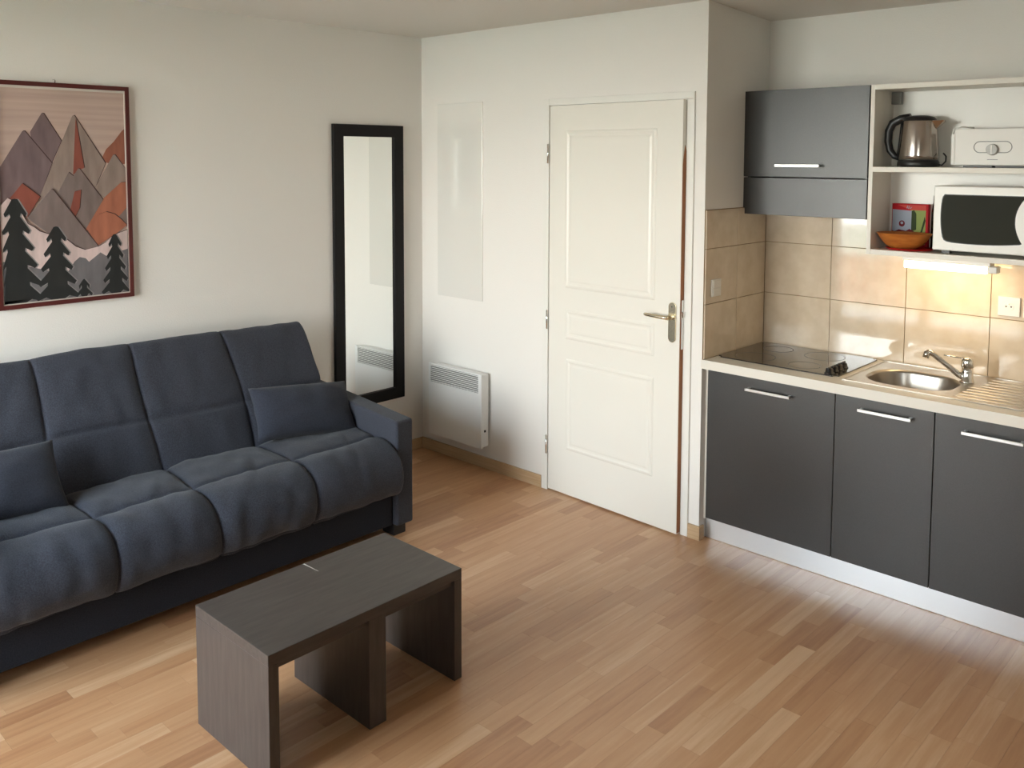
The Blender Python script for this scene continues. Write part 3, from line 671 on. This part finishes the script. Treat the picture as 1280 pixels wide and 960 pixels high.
for k, (nm, mt, poly) in enumerate(SHP):
    lx += .00022
    if nm != 'hill':
        off = [(min(y_+.0035, -1.783), z_+.002) for y_, z_ in poly]
        shp('outline', 'line', off, lx)
        lx += .00016
    shp(nm, mt, poly, lx)
def fir(cy, top, bot, w, n):
    def half(s):
        out = []
        for i in range(n):
            t0 = top+(bot-top)*i/n; t1 = top+(bot-top)*(i+1)/n
            wi = w*(.30+.70*(i+1)/n); wn = w*(.10+.42*i/n)
            out += [(cy+s*wn, t0-.002), (cy+s*wi*.98, t1+.010), (cy+s*wi*.86, t1-.004), (cy+s*wi*.5, t1+.012)]
        return out
    cl = lambda q: (min(max(q[0], -2.302), -1.783), max(q[1], 1.153))
    P = [(cy, top)]+half(1)+[(cy+w*.3, bot), (cy-w*.3, bot)]+half(-1)[::-1]
    return [cl(q) for q in P]
shp('outline', 'line', [(-1.833, 1.774), (-1.830, 1.774), (-1.815, 1.665), (-1.819, 1.665)], .0142)
shp('outline', 'line', [(-1.834, 1.774), (-1.831, 1.774), (-1.848, 1.625), (-1.853, 1.625)], .0142)
for cy, top, bot, w, n in ((-2.250, 1.592, 1.153, .108, 6), (-2.091, 1.468, 1.153, .094, 5), (-1.842, 1.420, 1.153, .066, 5), (-1.981, 1.230, 1.153, .036, 2)):
    P = fir(cy, top, bot, w, n)
    lx += .0002; shp('fir_edge', 'fir_light', [(min(y_+.006, -1.783), z_) for y_, z_ in P], lx)
    lx += .0002; shp('fir_tree', 'fir', P, lx)
bm = NB(); tube(bm, [(.004, -2.071, 2.078), (.012, -2.071, 2.092), (.012, -2.077, 2.096), (.004, -2.078, 2.094)], .0018, 8); obj('picture_hook', bm, M_chrome, pc)

# ------------------------------------------------------------------ sofa
sf = thing('sofa_bed', 'dark blue-grey quilted fabric sofa bed along the left wall', 'sofa', (.5, -1.84, 0))
YA, YB = -.966, -2.735          # mattress ends
def catmull(P, n):
    out = []; m = len(P)
    for i in range(m-1):
        p0 = Vector(P[max(i-1, 0)]); p1 = Vector(P[i]); p2 = Vector(P[i+1]); p3 = Vector(P[min(i+2, m-1)])
        for k in range(n):
            t = k/n
            out.append(.5*((2*p1)+(-p0+p2)*t+(2*p0-5*p1+4*p2-p3)*t*t+(-p0+3*p1-3*p2+p3)*t**3))
    out.append(Vector(P[-1])); return out
def quilt(name, prof, n, seam_y, seam_s, amp, wy, wrk, endround=.05, ncols=340, hem=None, ytop=None, bulge=None):
    """sweep a closed xz profile along y; puffed between seams. prof: list of (x,z), top/front side first; seam_s: indices into prof of cross seams"""
    pts = catmull(prof, n); pts = [Vector((p[0], p[1])) for p in pts]
    # drop duplicated closing point
    cum = [0]
    for a, b in zip(pts, pts[1:]): cum.append(cum[-1]+(b-a).length)
    ss = [cum[i*n] for i in seam_s[0]]; s_front = cum[seam_s[1]*n]
    bm = NB(); grid = []
    m = len(pts)-1
    cen = Vector((sum(p.x for p in pts[:m])/m, sum(p.y for p in pts[:m])/m))
    for j in range(ncols+1):
        t = j/ncols; y = YA+(YB-YA)*t
        de = min(t, 1-t)*abs(YB-YA)
        er = 1 if de >= endround else math.sqrt(max(0, 1-(1-de/endround)**2))
        row = []
        for i in range(m):
            p = pts[i]; tg = (pts[(i+1) % m]-pts[i-1]).normalized(); nr = Vector((-tg.y, tg.x))
            if nr.dot(p-cen) < 0: nr = -nr
            s = cum[i]; vis = 1 if s <= s_front else 0
            dy = min([abs(y-q-.012*math.sin(6*s+q*9)) for q in seam_y] or [9])
            ds = min([abs(s-q-.008*math.sin(5*y)) for q in ss] or [9])
            g1 = 1-math.exp(-dy/wy) if vis else .5
            g2 = 1-math.exp(-ds/(wy*.8)) if vis else .5
            h = amp*g1*g2*(min(1, (s_front-s)/.10) if vis else 0) if vis else 0
            w = noise.noise(Vector((p.x*4.2, y*4.2, p.y*4.2+3)))*wrk+noise.noise(Vector((p.x*11, y*15, p.y*11)))*wrk*.6+max(0, noise.noise(Vector((p.x*6+y*9, y*5, p.y*6))))*wrk*.7
            if hem and vis and s > hem:
                w += .0022*math.sin(y*55+3*math.sin(y*7))*min(1, (s-hem)*14)*(.4+.6*abs(noise.noise(Vector((0, y*6, 1)))))
            h -= (.006*math.exp(-(dy/.006)**2)+.006*math.exp(-(ds/.008)**2)) if (vis and i > 2) else 0
            q = p+nr*(h+(w if vis else 0)*(.3+.7*g1))
            if ytop: q = q+Vector((0, ytop(y)*max(0, (q.y-.44)/.48)))
            q = cen+(q-cen)*(1-(1-er)*.05)
            row.append(bm.verts.new((q.x, y, q.y)))
        grid.append(row)
    for j in range(ncols):
        for i in range(m):
            f = bm.faces.new((grid[j][i], grid[j][(i+1) % m], grid[j+1][(i+1) % m], grid[j+1][i])); f.smooth = True
    bm.faces.new(grid[0]); bm.faces.new(grid[-1][::-1])
    return bm
# seat: starts at the junction, runs forward, over the front roll, down to the hem, then back underneath
seat = [(.430, .405), (.50, .448), (.64, .452), (.760, .446), (.860, .440), (.935, .405), (.972, .335), (.968, .262), (.945, .222), (.92, .218), (.80, .25), (.60, .28), (.45, .30), (.40, .35), (.430, .405)]
bm = quilt('seat', seat, 14, [-1.425, -1.860, -2.270, -2.70], ([3, 8], 9), .017, .030, .010, hem=.62, endround=.03)
obj('seat_cushion', bm, M_fabric, sf)
back = [(.455, .395), (.405, .50), (.338, .635), (.270, .75), (.195, .880), (.158, .930), (.128, .934), (.095, .900), (.10, .80), (.17, .65), (.25, .48), (.33, .38), (.455, .395)]
def yt(y): t = (y-YB)/(YA-YB); return -.016+.018*math.sin(math.pi*min(max(t/.95, 0), 1))
bm = quilt('back', back, 14, [-1.405, -1.845, -2.268, -2.70], ([2], 6), .015, .030, .006, ytop=yt, endround=.015)
obj('backrest', bm, M_fabric, sf)
# base box
bx('sofa_base', (.14, .895, YB, YA+.002, .058, .262), M_fabric2, sf, .008)
# arms
def arm(ya, yb, nm='armrest'):
    bm = NB(); prism(bm, [(.06, .058), (.925, .058), (.925, .553), (.50, .588), (.06, .618)], 'y', ya, yb)
    return obj(nm, bm, M_fabric, sf, .012, seg=4)
arm(-.962, -.864); arm(YB-.10, YB-.002)
for y in (-.915, YB-.05):
    bx('foot', (.80, .885, y-.035, y+.035, 0, .058), M_black, sf, .002); bx('foot', (.12, .20, y-.035, y+.035, 0, .058), M_black, sf, .002)

# cushions
def pillow(nm, lb, c, w, h, t, rot):
    bm = NB(); nu, nv = 36, 26; G = {}
    for side in (1, -1):
        for i in range(nu+1):
            for j in range(nv+1):
                u, v = -1+2*i/nu, -1+2*j/nv
                if side == -1 and (i in (0, nu) or j in (0, nv)): G[side, i, j] = G[1, i, j]; continue
                k = max(0, (1-abs(u)**2.6))*max(0, (1-abs(v)**2.6))
                th = t/2*k**.48
                pin = 1-.045*(1-abs(v)**2)*abs(u)**3; pin2 = 1-.07*(1-abs(u)**2)*abs(v)**3
                wob = noise.noise(Vector((u*2.2+c[1]*7, v*2.2, side*2)))*.010*k**.3
                G[side, i, j] = bm.verts.new((u*w/2*pin, v*h/2*pin2, side*th+wob))
    for side in (1, -1):
        for i in range(nu):
            for j in range(nv):
                q = [G[side, i, j], G[side, i+1, j], G[side, i+1, j+1], G[side, i, j+1]]
                f = bm.faces.new(q if side == 1 else q[::-1]); f.smooth = True
    o = obj(nm, bm, M_cush)
    o.matrix_world = Matrix.Translation(c) @ rot
    tag(o, lb, 'cushion', 'cushions on the sofa')
    return o
def frame(uax, vax):
    u = Vector(uax).normalized(); v = Vector(vax); v = (v-u*v.dot(u)).normalized(); n = u.cross(v)
    return Matrix((u, v, n)).transposed().to_4x4()
# right cushion: bottom right corner nearest the camera
pillow('cushion', 'dark blue cushion leaning in the right corner of the sofa, by the armrest', (.500, -1.180, .572), 0.490, .270, .15, frame((.10, .50, -.035), (-.20, -.01, .24)))
pillow('cushion', 'dark blue cushion at the left end of the sofa, cut by the photo edge', (.520, -2.535, .560), .500, .285, .15, frame((.02, .50, .0), (-.20, .0, .24)))

# ------------------------------------------------------------------ coffee table
tb = thing('coffee_table', 'low dark wenge coffee table with three slab legs in front of the sofa', 'table', (1.735, -1.895, 0))
X0, X1, Y0, Y1, ZT = 1.530, 1.945, -2.262, -1.520, .385
TH = .034
top = bx('tabletop', (X0, X1, Y0, Y1, ZT-TH, ZT), M_wenge, tb, .0015)
bx('leg', (X0, X1, Y0, Y0+TH, 0, ZT-TH), M_wengev, tb, .0015)
bx('leg', (X0, X1, Y1-TH, Y1, 0, ZT-TH), M_wengev, tb, .0015)
bx('leg', (X0, X1, -1.912, -1.846, 0, ZT-TH), M_wengev, tb, .0015)
for ya, yb in ((Y0+TH, -1.912), (-1.846, Y1-TH)):
    bx('apron', (X0+.02, X1-.014, ya, yb, ZT-TH-.022, ZT-TH), M_wenge, tb, .001)
bm = NB(); prism(bm, [(X0+.001, -1.874), (X0+.001, -1.868), (X0+.085, -1.8672), (X0+.085, -1.8685)], 'z', ZT-.0005, ZT+.0003)
obj('scratch', bm, M_scratch, top, 0, 'pale scratch at the rear edge')
print('objects', len(bpy.data.objects))
